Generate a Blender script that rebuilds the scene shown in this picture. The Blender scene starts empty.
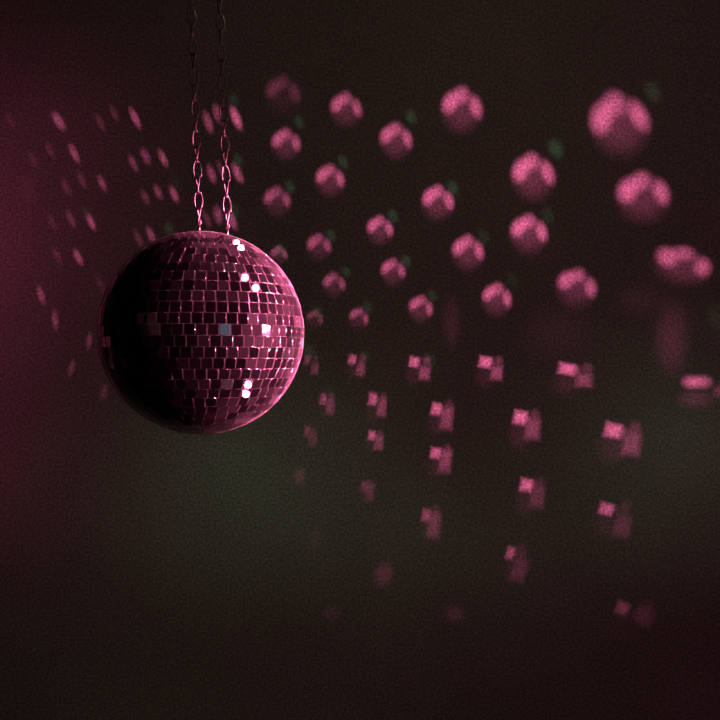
import bpy, bmesh, math, random
from mathutils import Vector, Matrix
random.seed(7)
sc = bpy.context.scene
C = sc.collection
sc.view_settings.view_transform = 'Standard'
sc.view_settings.look = 'None'
sc.view_settings.exposure = 0.0
sc.view_settings.gamma = 1.0
sc.view_settings.use_curve_mapping = False
sc.cycles.max_bounces = 5
sc.cycles.sample_clamp_indirect = 2.0

# ------------------------------------------------------------ layout (metres)
F = 850.0                       # focal length in pixels of a 720 px wide frame
CAMZ = 1.60
BD = 0.84                       # distance of the mirror ball
WY = 1.80                       # distance of the back wall
R = 0.100                       # ball radius
MM = BD / F
BC = Vector(((202.8 - 360) * MM, BD, CAMZ + (360 - 333) * MM))
def wallp(px, py): return ((px - 360) * WY / F, CAMZ + (360 - py) * WY / F)

cam_d = bpy.data.cameras.new('camera'); cam = bpy.data.objects.new('camera', cam_d); C.objects.link(cam)
cam_d.sensor_width = 36; cam_d.lens = 36 * F / 720; cam_d.clip_start = .01
cam.location = (0, 0, CAMZ); cam.rotation_euler = (math.pi / 2, 0, 0); sc.camera = cam

# ------------------------------------------------------------ materials
def mat(name):
    m = bpy.data.materials.new(name); m.use_nodes = True
    nt = m.node_tree; return m, nt, nt.nodes['Principled BSDF']

def wall_material(name, col, grain=.3, scale=420):
    m, nt, b = mat(name)
    tc = nt.nodes.new('ShaderNodeTexCoord')
    n = nt.nodes.new('ShaderNodeTexNoise'); n.inputs['Scale'].default_value = scale; n.inputs['Detail'].default_value = 2
    n2 = nt.nodes.new('ShaderNodeTexNoise'); n2.inputs['Scale'].default_value = 7; n2.inputs['Detail'].default_value = 4
    nt.links.new(tc.outputs['Object'], n.inputs['Vector']); nt.links.new(tc.outputs['Object'], n2.inputs['Vector'])
    r = nt.nodes.new('ShaderNodeMapRange'); r.inputs['From Min'].default_value = .3; r.inputs['From Max'].default_value = .7
    r.inputs['To Min'].default_value = 1 - grain; r.inputs['To Max'].default_value = 1 + grain
    nt.links.new(n.outputs['Fac'], r.inputs['Value'])
    r2 = nt.nodes.new('ShaderNodeMapRange'); r2.inputs['From Min'].default_value = .3; r2.inputs['From Max'].default_value = .7
    r2.inputs['To Min'].default_value = .94; r2.inputs['To Max'].default_value = 1.06
    nt.links.new(n2.outputs['Fac'], r2.inputs['Value'])
    mu = nt.nodes.new('ShaderNodeMath'); mu.operation = 'MULTIPLY'
    nt.links.new(r.outputs[0], mu.inputs[0]); nt.links.new(r2.outputs[0], mu.inputs[1])
    v = nt.nodes.new('ShaderNodeVectorMath'); v.operation = 'SCALE'; v.inputs[0].default_value = col
    nt.links.new(mu.outputs[0], v.inputs['Scale'])
    fl = nt.nodes.new('ShaderNodeVectorMath'); fl.operation = 'MULTIPLY_ADD'      # fleck of mixed pigment
    fl.inputs[1].default_value = (1.6 * grain, 1.6 * grain, 1.6 * grain); fl.inputs[2].default_value = (1 - .8 * grain,) * 3
    nt.links.new(n.outputs['Color'], fl.inputs[0])
    fm = nt.nodes.new('ShaderNodeVectorMath'); fm.operation = 'MULTIPLY'
    nt.links.new(v.outputs[0], fm.inputs[0]); nt.links.new(fl.outputs[0], fm.inputs[1])
    nt.links.new(fm.outputs[0], b.inputs['Base Color'])
    b.inputs['Roughness'].default_value = .95; b.inputs['Specular IOR Level'].default_value = .1
    bp = nt.nodes.new('ShaderNodeBump'); bp.inputs['Strength'].default_value = .15; bp.inputs['Distance'].default_value = .001
    nt.links.new(n.outputs['Fac'], bp.inputs['Height']); nt.links.new(bp.outputs[0], b.inputs['Normal'])
    return m

M_wall = wall_material('painted_plaster', (.55, .53, .52), .42, 210)
M_right = wall_material('pale_paint', (.6, .58, .58), .15, 30)
M_side = wall_material('dark_paint', (.035, .033, .033), .1, 60)
M_floor = wall_material('dark_floor', (.05, .045, .04), .15, 40)

# mirror tiles: silvered glass under a thin film of dust; dust varies by tile, some carry a painted room reflection
M_mir, nt, b = mat('mirror_glass')
b.inputs['Metallic'].default_value = 1; b.inputs['Base Color'].default_value = (.88, .86, .87, 1)
b.inputs['Roughness'].default_value = .03
at = nt.nodes.new('ShaderNodeAttribute'); at.attribute_name = 'tile'
sp = nt.nodes.new('ShaderNodeSeparateColor'); nt.links.new(at.outputs['Color'], sp.inputs[0])
dust = nt.nodes.new('ShaderNodeBsdfDiffuse'); dust.inputs['Color'].default_value = (.75, .72, .73, 1)
refl_tint = nt.nodes.new('ShaderNodeBsdfDiffuse')
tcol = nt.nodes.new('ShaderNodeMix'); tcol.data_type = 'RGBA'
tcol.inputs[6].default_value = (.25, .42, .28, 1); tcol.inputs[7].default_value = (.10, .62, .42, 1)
nt.links.new(sp.outputs[2], tcol.inputs[0]); nt.links.new(tcol.outputs[2], refl_tint.inputs['Color'])
mx = nt.nodes.new('ShaderNodeMixShader'); mr = nt.nodes.new('ShaderNodeMapRange')
mr.inputs['To Min'].default_value = .004; mr.inputs['To Max'].default_value = .021
nt.links.new(sp.outputs[0], mr.inputs['Value'])
lw = nt.nodes.new('ShaderNodeLayerWeight')          # a thin film of dust looks denser at a slant
cz = nt.nodes.new('ShaderNodeMath'); cz.operation = 'SUBTRACT'; cz.inputs[0].default_value = 1.02; nt.links.new(lw.outputs['Facing'], cz.inputs[1])
dz = nt.nodes.new('ShaderNodeMath'); dz.operation = 'DIVIDE'; dz.use_clamp = True
cq = nt.nodes.new('ShaderNodeMath'); cq.operation = 'POWER'; cq.inputs[1].default_value = 2.1; nt.links.new(cz.outputs[0], cq.inputs[0])
nt.links.new(mr.outputs[0], dz.inputs[0]); nt.links.new(cq.outputs[0], dz.inputs[1]); nt.links.new(dz.outputs[0], mx.inputs[0])
nt.links.new(b.outputs[0], mx.inputs[1]); nt.links.new(dust.outputs[0], mx.inputs[2])
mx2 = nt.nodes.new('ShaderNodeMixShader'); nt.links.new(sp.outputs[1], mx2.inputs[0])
nt.links.new(mx.outputs[0], mx2.inputs[1]); nt.links.new(refl_tint.outputs[0], mx2.inputs[2])
nt.links.new(mx2.outputs[0], nt.nodes['Material Output'].inputs[0])

M_edge, nt, b = mat('ground_glass_edge')
b.inputs['Base Color'].default_value = (.93, .93, .93, 1); b.inputs['Roughness'].default_value = .22
b.inputs['Metallic'].default_value = .35
M_core, nt, b = mat('pale_glue_core')
b.inputs['Base Color'].default_value = (.62, .58, .58, 1); b.inputs['Roughness'].default_value = .7
M_steel, nt, b = mat('nickel_plated_steel')
b.inputs['Base Color'].default_value = (.82, .76, .74, 1); b.inputs['Metallic'].default_value = 1
nz = nt.nodes.new('ShaderNodeTexNoise'); nz.inputs['Scale'].default_value = 300
rr = nt.nodes.new('ShaderNodeMapRange'); rr.inputs['To Min'].default_value = .22; rr.inputs['To Max'].default_value = .42
nt.links.new(nz.outputs['Fac'], rr.inputs['Value']); nt.links.new(rr.outputs[0], b.inputs['Roughness'])

def obj(name, bm, mats, parent=None, smooth=False):
    me = bpy.data.meshes.new(name); bm.to_mesh(me); bm.free()
    for m in (mats if isinstance(mats, (list, tuple)) else [mats]): me.materials.append(m)
    if smooth:
        for p in me.polygons: p.use_smooth = True
    o = bpy.data.objects.new(name, me); C.objects.link(o)
    if parent: o.parent = parent
    return o

# ------------------------------------------------------------ the room
def slab(name, lo, hi, m):
    bm = bmesh.new(); bmesh.ops.create_cube(bm, size=1)
    for v in bm.verts:
        v.co = Vector([(lo[i] + hi[i]) / 2 + v.co[i] * (hi[i] - lo[i]) for i in range(3)])
    o = obj(name, bm, m); o['kind'] = 'structure'; return o
X0, X1, Y0, CEIL = -3.0, 2.6, -2.2, 2.46
slab('wall_back', (X0, WY, 0), (X1, WY + .1, CEIL), M_wall)
slab('wall_left', (X0 - .1, Y0, 0), (X0, WY + .1, CEIL), M_side)
slab('wall_right', (X1, Y0, 0), (X1 + .1, WY + .1, CEIL), M_right)
slab('wall_front', (X0, Y0 - .1, 0), (X1, Y0, CEIL), M_side)
slab('floor', (X0 - .1, Y0 - .1, -.1), (X1 + .1, WY + .1, 0), M_floor)
slab('ceiling', (X0 - .1, Y0 - .1, CEIL), (X1 + .1, WY + .1, CEIL + .1), M_side)

# ------------------------------------------------------------ the mirror ball
root = bpy.data.objects.new('mirror_ball', None); C.objects.link(root); root.location = BC
root['label'] = 'round mirror ball of small square silvered tiles, hanging from two chains'
root['category'] = 'mirror ball'
RC = R - .0019
bm = bmesh.new(); bmesh.ops.create_uvsphere(bm, u_segments=64, v_segments=40, radius=RC)
obj('ball_core', bm, M_core, root, True)

def kpos(azd, eld, dist):
    a, e = math.radians(azd), math.radians(eld)
    return BC + Vector((math.sin(a) * math.cos(e), -math.cos(a) * math.cos(e), math.sin(e))) * dist
# pink key lamps, plus added ones for glints and seams: azimuth, elevation, distance, power, radius, cone, blend
LAMPS = ((80, 3, 1.5, 145, .045, 17, 1), (84, 15, 1.5, 135, .045, 11, .4), (64, 8, 1.5, 100, .03, 11, .4),
         (99, 48, .95, .08, .0055, 17, .4), (112, 70, .8, .05, .005, 20, .4), (99, -51, 1.4, .13, .0075, 12, .4),
         (112, 40, 1.2, 22, .02, 14, .4), (96, -22, 1.4, 6, .02, 12, .4))
CAM = Vector((0, 0, CAMZ))
def on_ball(px, py):
    d = Vector((px - 360, F, 360 - py)).normalized(); oc = CAM - BC
    b_ = d.dot(oc); t = -b_ - math.sqrt(max(b_ * b_ - oc.dot(oc) + R * R, 0))
    return (CAM + d * t - BC).normalized()
# tiles that sit at just the angle to catch a lamp
GLINTS = [(on_ball(x, y), kpos(*LAMPS[k][:3]), LAMPS[k][4] / LAMPS[k][2]) for x, y, k in
          ((238, 248, 4), (250, 279, 3), (252, 288, 3), (262, 334, 0), (252, 369, 5), (249, 388, 5), (247, 396, 5), (231, 240, 4))]
bm = bmesh.new(); cl = bm.loops.layers.float_color.new('tile')
NR = 31; W = .0102
def tile(az, el, w, h, az_f, el_f):
    """one bevelled mirror square glued on the core, facing outward"""
    n = Vector((math.cos(el) * math.sin(az), -math.cos(el) * math.cos(az), math.sin(el)))
    u = Vector((math.cos(az), math.sin(az), 0)); v = n.cross(u) * -1
    if v.z < 0 and abs(el) < 1.5: v = -v
    t1, t2 = random.gauss(0, .012), random.gauss(0, .012)
    if random.random() < .10: t1 *= 2.6; t2 *= 2.6
    n2 = (n + u * t1 + v * t2).normalized()
    for g, lp, ar in GLINTS:
        if abs(math.asin(g.z) - el) < math.pi / NR / 2 and (g - n).length * R < w * .56 + .0012 and abs((g - n).dot(u)) * R < w * .5:
            p0 = BC + n * R
            n2 = ((CAM - p0).normalized() + (lp - p0).normalized()).normalized()
            n2 = (n2 + v * ar * .2).normalized()
    u2 = (u - n2 * u.dot(n2)).normalized(); v2 = n2.cross(u2)
    sx, sy = w / 2, h / 2
    rings = []
    c = n * (R - .0002)
    for (dx, z) in ((0, -.0022), (0, -.00050), (.00008, -.00025), (.00025, -.00008), (.00050, 0)):
        rings.append([bm.verts.new(c + u2 * a * (sx - dx) + v2 * bb * (sy - dx * .45) + n2 * z) for a, bb in ((-1, -1), (1, -1), (1, 1), (-1, 1))])
    # what part of the picture the tile is in, as seen from the camera (only to pick tiles with a painted reflection)
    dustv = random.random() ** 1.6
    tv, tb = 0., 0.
    for (a0, a1, e0, e1, s, bl) in REFL_TILES:
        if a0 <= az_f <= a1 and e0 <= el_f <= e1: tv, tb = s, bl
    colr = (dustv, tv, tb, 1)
    fs = []
    for k in range(4):
        for i in range(4):
            f = bm.faces.new((rings[k][i], rings[k][(i + 1) % 4], rings[k + 1][(i + 1) % 4], rings[k + 1][i])); f.material_index = 1 if k == 0 else 0; f.smooth = k > 0; fs.append(f)
    f = bm.faces.new(rings[-1]); fs.append(f)
    for f in fs:
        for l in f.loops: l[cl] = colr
# tiles with a room reflection painted in, by azimuth and elevation in degrees (0 = facing the front)
REFL_TILES = [(-23, -11, -1, 7, .30, 0), (-31, -22, -8, 3, .25, 0), (16, 22, -3, 5, .28, 1), (22, 29, -32, -26, .13, .25),
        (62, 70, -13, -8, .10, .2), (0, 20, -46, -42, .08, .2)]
for r in range(NR):
    el = math.radians(-90 + 180 * (r + .5) / NR)
    circ = 2 * math.pi * R * math.cos(el)
    n = max(int(circ / W + .2), 4)
    off = random.random() * 2 * math.pi / n
    w = min(circ / n, .0106) - .0008
    if abs(r - NR // 2) == NR // 2: w = .007
    h = math.pi * R / NR - .00016
    for k in range(n):
        az = off + k * 2 * math.pi / n
        ad = (math.degrees(az) + 180) % 360 - 180
        tile(az, el, w, h, ad, math.degrees(el))
bmesh.ops.recalc_face_normals(bm, faces=bm.faces)
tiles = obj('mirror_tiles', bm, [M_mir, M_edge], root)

# ------------------------------------------------------------ tubes, chain links, eyelets
def tube(bm, pts, rad, closed=False, seg=8):
    n = len(pts); rings = []
    prev = None
    for i, p in enumerate(pts):
        a = pts[(i - 1) % n] if (closed or i > 0) else p
        c = pts[(i + 1) % n] if (closed or i < n - 1) else p
        t = (c - a).normalized()
        if prev is None:
            s = t.orthogonal().normalized()
        else:
            s = (prev - t * prev.dot(t)).normalized()
        prev = s; q = t.cross(s)
        rings.append([bm.verts.new(p + (s * math.cos(2 * math.pi * k / seg) + q * math.sin(2 * math.pi * k / seg)) * rad) for k in range(seg)])
    for i in range(n if closed else n - 1):
        A, B = rings[i], rings[(i + 1) % n]
        best = 0
        if closed and i == n - 1:
            best = min(range(seg), key=lambda s_: (A[0].co - B[s_].co).length)
        for k in range(seg):
            bm.faces.new((A[k], A[(k + 1) % seg], B[(k + 1 + best) % seg], B[(k + best) % seg]))
    if not closed:
        bm.faces.new(rings[0][::-1]); bm.faces.new(rings[-1])
    bmesh.ops.recalc_face_normals(bm, faces=bm.faces)

PITCH = 15.3 * MM; WIRE = .00080; LW = .0047 - WIRE / 2
def link_pts(twist):
    L = PITCH / 2 + WIRE            # half length to the wire's centre line
    out = []; r = LW * .80
    for k in range(14):
        a = math.pi * k / 13; out.append(Vector((r * math.cos(a), 0, L - r + r * math.sin(a))))
    for k in range(1, 4): out.append(Vector((-r - (.0004 * math.sin(math.pi * k / 4)), 0, (L - r) * (1 - k / 2))))
    for k in range(14):
        a = math.pi + math.pi * k / 13; out.append(Vector((r * math.cos(a), 0, -(L - r) + r * math.sin(a))))
    for k in range(1, 4): out.append(Vector((r + (.0004 * math.sin(math.pi * k / 4)), 0, (L - r) * (k / 2 - 1))))
    for p in out:
        a = twist * p.z / L; x = p.x; p.x = x * math.cos(a); p.y = x * math.sin(a)
    return out

def eye(parent, loc, top):          # screw eye standing on the ball, loc and top local to the ball
    bm = bmesh.new()
    d = top - loc; rr = .0028
    c = top - Vector((0, 0, rr - WIRE))
    pts = [loc - Vector((0, 0, .004)), loc.lerp(c, .3), c - Vector((0, 0, rr))]
    tube(bm, pts, .0011)
    ring = [c + Vector((rr * math.sin(a) * .35, rr * math.sin(a) * .93, rr * math.cos(a))) for a in [2 * math.pi * k / 16 for k in range(16)]]
    tube(bm, ring, .0009, True)
    bmesh.ops.create_cone(bm, cap_ends=True, segments=20, radius1=.0042, radius2=.0030, depth=.0016, matrix=Matrix.Translation(loc + Vector((0, 0, .0004))))
    o = obj('screw_eye', bm, M_steel, parent, True); return o

lm = bmesh.new(); tube(lm, link_pts(math.radians(26)), WIRE, True)
link_me = None
def chain(px_bot, py_bot, depth_off, lean, label, yaw0):
    """chain whose lowest link hangs at pixel row py_bot; leans a little with height"""
    global link_me
    y = BD + depth_off; k_ = y / F
    base = Vector(((px_bot - 360) * k_, y, CAMZ + (360 - py_bot) * k_))
    r = bpy.data.objects.new('hanging_chain', None); C.objects.link(r); r.location = base
    r['label'] = label; r['category'] = 'chain'
    d = Vector((lean, 0, 1)).normalized()
    n = int((CEIL - base.z - .012) / PITCH / d.z)
    for i in range(n):
        if link_me is None:
            o = obj('chain_link', lm, M_steel, r, True); link_me = o.data
        else:
            o = bpy.data.objects.new('chain_link', link_me); C.objects.link(o); o.parent = r
        o.location = d * PITCH * (i + .5)
        face = i % 2 == 1
        yaw = math.radians(yaw0 + (0 if face else 90) + random.uniform(-7, 7))
        o.rotation_euler = (random.uniform(-.03, .03), (-.05 if face else .03) + random.uniform(-.02, .02), yaw)
    top = d * PITCH * n
    bm = bmesh.new()            # hook screwed into the ceiling
    zc = CEIL - base.z
    hp = [Vector((top.x, 0, zc)), Vector((top.x, 0, top.z + .010))]
    for k in range(13):
        a = math.radians(90 + 300 * k / 12); hp.append(Vector((top.x + .0045 * math.cos(a), 0, top.z + .0035 + .0045 * math.sin(a))))
    tube(bm, hp, .0012)
    bmesh.ops.create_cone(bm, cap_ends=True, segments=24, radius1=.010, radius2=.012, depth=.003, matrix=Matrix.Translation(Vector((top.x, 0, zc - .0015))))
    obj('ceiling_hook', bm, M_steel, r, True)
    return base
LEAN = -.035
b1 = chain(199.2, 223.5, -.004, LEAN, 'steel link chain holding the mirror ball, the left one of the two', 22)
b2 = chain(227.6, 227.5, .004, LEAN, 'steel link chain holding the mirror ball, the right one of the two', 22)
for b_ in (b1, b2):
    l = b_ - BC
    sz = math.sqrt(R * R - l.x * l.x - l.y * l.y)
    eye(root, Vector((l.x, l.y, sz - .0006)), Vector((l.x, l.y, l.z + .0035)))

# ------------------------------------------------------------ light
w = bpy.data.worlds.new('world'); sc.world = w; w.use_nodes = True
w.node_tree.nodes['Background'].inputs[0].default_value = (.05, .03, .03, 1)
w.node_tree.nodes['Background'].inputs[1].default_value = .05

def lamp(name, kind, loc, target, power, col, rad, cone=None, blend=.3):
    d = bpy.data.lights.new(name, kind); d.energy = power; d.color = col
    d.shadow_soft_size = rad
    if cone: d.spot_size = math.radians(cone); d.spot_blend = blend
    o = bpy.data.objects.new(name, d); C.objects.link(o); o.location = loc
    o.rotation_euler = (Vector(target) - Vector(loc)).to_track_quat('-Z', 'Y').to_euler()
    return o
PINK = (1.0, .17, .37)
for (x, y, z, tx, ty, tz, cone, p) in ((1.5, -1.2, .9, 2.6, -.9, 1.3, 60, 9), (1.5, -.2, 2.0, 2.6, .1, 1.9, 70, 9), (1.6, .5, 1.0, 2.6, .7, 1.2, 64, 13),
                                      (1.7, 1.1, 1.7, 2.6, 1.2, 1.8, 70, 14), (1.8, .2, .5, 2.5, .3, .1, 70, 7), (1.4, .4, 1.7, 1.8, .7, 2.46, 90, 8)):
    lamp('pink_spill_light', 'SPOT', (x, y, z), (tx, ty, tz), p, PINK, 0, cone, .5)  # added unseen lights: pink spill on the right wall for tiles to reflect
for (a, e, dist, p, rad, cone, bl) in LAMPS:
    lamp('pink_key_and_fill', 'SPOT', kpos(a, e, dist), BC, p, PINK, rad, cone, bl)

def projector(name, loc, blobs, col, power, aim=None, cone=None):
    """Patterned light: stands in for beams off the tiles, also used for washes. Each beam = (px,py,rx,ry,angle,strength,shape)."""
    d = bpy.data.lights.new(name, 'SPOT' if aim else 'POINT'); d.energy = power
    if aim: d.spot_size = cone; d.spot_blend = 0; d.color = (1, 1, 1); d.shadow_soft_size = 0
    d.use_nodes = True; nt = d.node_tree; N = nt.nodes; L = nt.links
    em = N.get('Emission') or N.new('ShaderNodeEmission')
    g = N.new('ShaderNodeNewGeometry'); s = N.new('ShaderNodeSeparateXYZ'); L.new(g.outputs['Incoming'], s.inputs[0])
    def mth(op, a, b_=None, c=None, clamp=False):
        m = N.new('ShaderNodeMath'); m.operation = op; m.use_clamp = clamp
        for i, x in enumerate((a, b_, c)):
            if x is None: continue
            if isinstance(x, (int, float)): m.inputs[i].default_value = x
            else: L.new(x, m.inputs[i])
        return m.outputs[0]
    SG = 1.0
    dy = WY - loc[1]
    iy = mth('MULTIPLY', s.outputs['Y'], SG)
    iyc = mth('MAXIMUM', iy, .02)
    # where the ray meets the back wall, in picture-sized units (1 unit = WY/F metres)
    ux = mth('MULTIPLY_ADD', mth('DIVIDE', mth('MULTIPLY', s.outputs['X'], SG), iyc), dy * F / WY, loc[0] * F / WY + 360)
    uz = mth('MULTIPLY_ADD', mth('DIVIDE', mth('MULTIPLY', s.outputs['Z'], SG), iyc), -dy * F / WY, 360 - (loc[2] - CAMZ) * F / WY)
    cx = N.new('ShaderNodeCombineXYZ'); L.new(ux, cx.inputs[0]); L.new(uz, cx.inputs[1])
    acc = None
    for (px, py, rx, ry, ang, st, shp, bc) in [(*b_, col) if len(b_) < 8 else b_ for b_ in blobs]:
        mp = N.new('ShaderNodeMapping'); mp.vector_type = 'TEXTURE'
        mp.inputs['Location'].default_value = (px, py, 0); mp.inputs['Rotation'].default_value = (0, 0, math.radians(ang))
        mp.inputs['Scale'].default_value = (rx, ry, 1)
        L.new(cx.outputs[0], mp.inputs['Vector'])
        wx, wz = wallp(px, py); r = Vector((wx - loc[0], dy, wz - loc[2]))
        st = st * (r.length ** 3) / dy           # even out distance and slant
        if shp == 'soft':
            gt = N.new('ShaderNodeTexGradient'); gt.gradient_type = 'QUADRATIC_SPHERE'; L.new(mp.outputs[0], gt.inputs[0])
            val = gt.outputs[1]
        elif shp == 'disc':
            gt = N.new('ShaderNodeTexGradient'); gt.gradient_type = 'SPHERICAL'; L.new(mp.outputs[0], gt.inputs[0])
            mr = N.new('ShaderNodeMapRange'); mr.interpolation_type = 'SMOOTHSTEP'; mr.inputs['From Max'].default_value = .92
            L.new(gt.outputs[1], mr.inputs['Value']); val = mr.outputs[0]
        else:                                     # square patch with soft borders
            ab = N.new('ShaderNodeVectorMath'); ab.operation = 'ABSOLUTE'; L.new(mp.outputs[0], ab.inputs[0])
            sx = N.new('ShaderNodeSeparateXYZ'); L.new(ab.outputs[0], sx.inputs[0])
            mm = mth('SUBTRACT', 1.25, mth('MAXIMUM', sx.outputs[0], sx.outputs[1]))
            mr = N.new('ShaderNodeMapRange'); mr.interpolation_type = 'SMOOTHSTEP'
            mr.inputs['From Max'].default_value = .95
            L.new(mm, mr.inputs['Value']); val = mr.outputs[0]
        va = N.new('ShaderNodeVectorMath'); va.operation = 'MULTIPLY_ADD'; L.new(val, va.inputs[0])
        va.inputs[1].default_value = [st * c for c in bc]
        if acc: L.new(acc, va.inputs[2])
        else: va.inputs[2].default_value = (0, 0, 0)
        acc = va.outputs[0]
    gate = mth('GREATER_THAN', iy, .03)
    L.new(acc, em.inputs['Color']); L.new(gate, em.inputs['Strength'])
    out = [n for n in N if n.type == 'OUTPUT_LIGHT'][0]; L.new(em.outputs[0], out.inputs[0])
    o = bpy.data.objects.new(name, d); C.objects.link(o); o.location = loc
    if aim: o.rotation_euler = (Vector(aim) - Vector(loc)).to_track_quat('-Z', 'Y').to_euler()
    return o

P = []      # pink beams
G = []      # green beams
# --- round beams, upper right: a bright arch of lobes over a faint disc
def A(cx, cy, s, st=1.0, tilt=0, fl=1.0):
    c_, s_ = math.cos(math.radians(tilt)), math.sin(math.radians(tilt))
    def q(dx, dy, rx, ry, ang, k, sh='disc'):
        dx *= s; dy *= s * fl
        P.append((cx + dx * c_ - dy * s_, cy + dx * s_ + dy * c_, rx * s, ry * s * fl, ang + tilt, k * st, sh))
    q(0, .22, 1.12, 1.22, 0, .27)
    q(-.50, -.16, .50, .72, 22, .92)
    q(-.02, -.48, .52, .58, 0, .72)
    q(.60, .04, .40, .74, -14, .80)
for a in [(346, 107, 18, .75), (462, 106, 23, .95), (619, 119, 33, .95, -14), (533, 173, 24, 1.05, -6), (643, 193, 30, .95, -6, .85),
          (396, 138, 18.5, .85), (286, 142, 16.5, .72), (330, 178, 16.5, .80), (438, 200, 18, .95), (529, 231, 21, 1.0, 0, .95),
          (277, 199, 15.5, .55), (380, 228, 15, .85), (468, 250, 18, .95), (577, 285, 23, .85, 8, .85), (683, 263, 33, .80, 10, .60),
          (319, 245, 14, .60), (393, 270, 14, .75), (497, 297, 17, .90, 6), (334, 283, 13, .55), (421, 307, 14, .75, 8),
          (359, 317, 11.5, .55, 12), (315, 318, 10, .33, 12), (283, 92, 20, .25), (279, 254, 10, .45)]:
    A(*a)
# --- lower beams: a crisp small square, a smear to its lower right
def B(cx, cy, w_, h_, st, dx, dy, w2, h2, st2, ang=5):
    P.append((cx, cy, w_ * .88, h_ * .92, 8 + ang * .5, st, 'sq'))
    P.append((cx + w_ * .7, cy, w_ * .9, h_ * .9, 8, st * .45, 'disc'))
    P.append((cx + dx * .97, cy + dy, w2 * .95, h2 * .8, ang, st2 * .80, 'sq'))
    P.append((cx + dx * 1.15, cy - dy * .1, w2 * .9, h2 * .8, ang, st2 * .5, 'disc'))
    P.append((cx - w_ * .1, cy + h_ * 2.0, w_ * 2.0, h_ * 2.6, 0, st * .11, 'disc'))
B(352, 359.5, 4.5, 6, .60, 9, 10, 5, 9, .45)
B(307, 360, 3.5, 6, .25, 8, 9, 4.5, 8, .30)
B(414, 362, 6, 6.5, .75, 11, 11, 6.5, 9.5, .55)
B(485, 362, 7.5, 7, .90, 12, 11, 7, 10, .60)
B(567, 369, 10.5, 7, .90, 17.5, 11, 10, 10, .50, 6)
P += [(691, 382, 13, 9.5, 0, .70, 'disc'), (702, 382, 14, 9.5, 0, .65, 'disc'), (719, 391, 10, 10, 0, .22, 'disc'), (696, 399, 26, 14, 0, .15, 'disc')]
B(323, 399, 4, 7, .38, 7.5, 8, 5, 10, .35)
B(372.5, 399, 5, 7.5, .62, 9.5, 9, 5.5, 12, .45)
B(436, 409, 6, 7.5, .80, 11, 10, 7.5, 15, .50)
B(520, 417.5, 8, 8.5, .90, 13, 12, 9, 14, .50)
B(613, 430.5, 10.5, 9, .85, 19, 14, 11, 16, .45, 8)
B(307, 431, 4, 7, .20, 6, 8, 5, 10, .20)
B(371.5, 435.5, 4.5, 6, .55, 7.5, 7.5, 5.5, 10, .40)
B(435, 453, 6, 7, .70, 10.5, 8, 7.5, 16, .45)
B(526, 485, 7.5, 8, .75, 12, 12, 8.5, 15, .28)
B(606, 509, 8.5, 7.5, .62, 17, 17, 10, 16, .22, 16)
B(364, 486, 4.5, 7, .18, 6, 6, 6, 13, .20)
B(425.5, 515, 5, 8, .36, 8.5, 11, 8, 17, .30)
B(510, 553, 5, 8, .42, 10, 16, 9, 18, .20, 18)
B(622, 608, 8, 8, .22, 22, 9, 12, 12, .12, 30)
for b_ in [(300, 476, 8, 13, 10, .14), (384, 574, 14, 19, 15, .13), (315, 538, 11, 16, 0, .06), (455, 614, 13, 13, 0, .10), (332, 614, 14, 12, 0, .06),
           (452, 322, 13, 38, 0, .09), (672, 338, 24, 52, 0, .14), (560, 335, 50, 40, 0, .05), (640, 300, 34, 24, 0, .06)]:
    P.append((*b_, 'disc'))
# --- left: slanted narrow streaks
def S(px, py, st, ln=12, w_=4.6, ang=-25):
    P.append((px, py, w_ * 1.1, ln * 1.15, ang, st, 'disc'))
for a in [(58.5, 121, .42, 13, 6, -32), (10, 120, .10), (135, 118, .50, 14), (114, 113, .16), (100, 122, .16), (74, 153, .40, 13), (50, 150, .14), (33, 160, .12),
          (163, 158, .42), (145.5, 156, .30, 11, 5.5), (133, 163, .28), (102, 183, .34, 11), (82, 180, .17), (66, 187, .17),
          (174, 194, .45, 11), (158, 192, .34, 10), (145, 197, .24, 10), (91, 222, .45, 11), (71, 219, .22), (52, 222, .12),
          (78, 257, .42, 11), (57, 255, .14), (41, 295, .34, 12, 4.5, -18), (55, 320, .28, 13, 4.5, -5), (151, 235, .35), (138, 238, .17), (100, 283, .10),
          (89, 341, .22, 11, 4, 4), (71.5, 368, .20, 11, 4, 14), (104, 392, .14, 10, 5, 8),
          (208, 122, .42, 14, 5.5, -18), (217, 113, .36, 12, 5.5, -14), (236, 118, .75, 15, 5.8, -22),
          (211.5, 174, .40, 12, 5.2, -18), (221, 169, .2, 12), (237.5, 173, .55, 13, 5.5, -24), (207, 219, .2, 12), (218, 215, .36, 12, 6, -12), (232, 220, .5, 13, 5, -22),
          (125, 300, .06, 20, 14, 0), (28, 190, .06, 18, 12, 0)]:
    S(*a)
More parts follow.
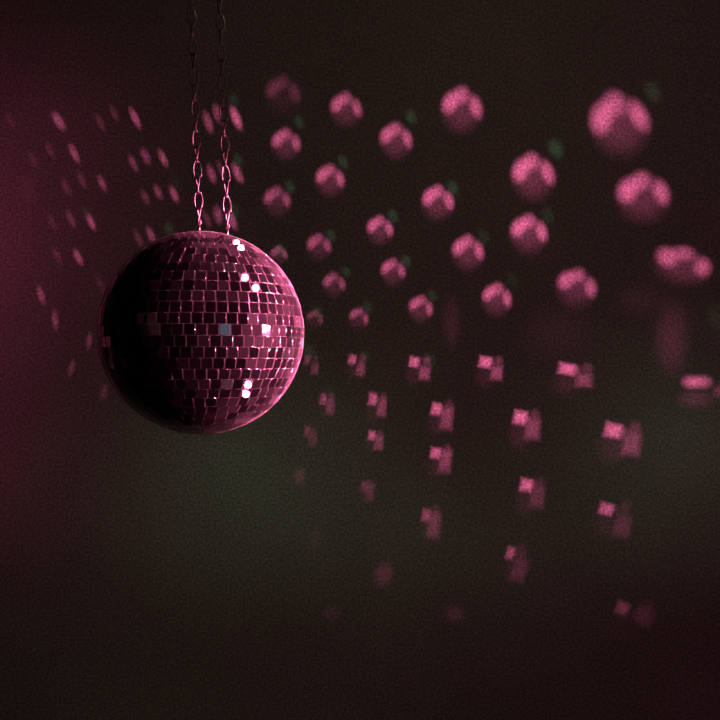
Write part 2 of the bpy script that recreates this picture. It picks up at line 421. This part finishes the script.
# --- green beams beside the pink ones
for (x, y, r_, st) in [(234, 100, 8, .5), (299, 122, 8, .8), (411, 117, 9, .9), (343, 162, 8.5, .9), (290, 187, 8, .8), (453, 188, 9.5, 1.0), (393, 216, 8.5, 1.),
                       (331, 235, 8, .8), (281, 250, 8, 1.), (346, 272, 7.5, .7), (406, 261, 8, .9), (368, 307, 8, .6), (433, 296, 8, .6), (318, 312, 9, .6), (556, 149, 12, 1.2), (653, 92, 13, .6),
                       (548, 216, 10, .5), (483, 237, 10, .5), (512, 280, 9, .3), (238, 160, 8, .7), (234, 211, 9, .6), (169, 229, 8, .6), (86, 212, 9, .2), (176, 182, 8, .2),
                       (716, 318, 16, .25), (430, 360, 9, .5), (366, 357, 8, .5), (309, 352, 10, .5), (330, 392, 9, .3)]:
    G.append((x, y, r_ * .85, r_ * 1.25, -25, st, 'disc'))
PJ = (BC.x, BC.y + R + .012, BC.z)
BEAM = (1.0, .165, .40); GBEAM = (.020, .044, .026)
beams = [(*b_[:5], b_[5] ** 1.45 * 1.12, b_[6], BEAM) for b_ in P] + [(*b_, GBEAM) for b_ in G]
cells = {}
for b_ in beams: cells.setdefault((int(b_[0] // 120), int(b_[1] // 130)), []).append(b_)
for key in sorted(cells):
    bl = cells[key]; pj = Vector(PJ)
    pts = []
    for b_ in bl:
        for sx_, sy_ in ((-1, -1), (1, -1), (1, 1), (-1, 1)):
            q_ = wallp(b_[0] + sx_ * max(b_[2], b_[3]) * 1.05, b_[1] + sy_ * max(b_[2], b_[3]) * 1.05)
            pts.append((Vector((q_[0], WY, q_[1])) - pj).normalized())
    ax = sum(pts, Vector()).normalized()
    half = max(ax.angle(p_) for p_ in pts) + .01
    projector('beam_stand_in_light', PJ, bl, BEAM, 46, pj + ax, 2 * half)  # added lights behind the ball, standing in for tile reflections
# washes of coloured light on the wall, from unseen lamps; the warm one is an added fill
projector('magenta_wash_lamp', (-1.25, .9, 1.9), [(-60, 250, 330, 300, 0, 1.0, 'soft'), (-10, 480, 330, 260, 0, .25, 'soft'), (60, 120, 360, 260, 0, .15, 'soft')], (1.0, .13, .34), 6)
projector('green_wash_lamp', (.1, 1.1, .55), [(235, 455, 260, 190, -12, 1.0, 'soft'), (690, 430, 230, 210, 0, .95, 'soft'), (420, 520, 400, 170, 0, .45, 'soft')], (.46, .70, .43), 1.8)
projector('warm_fill_light', (.3, .6, 2.40), [(360, 420, 2400, 2400, 0, .8, 'soft'), (100, 760, 900, 600, 0, .7, 'soft')], (1., .95, .60), .52)
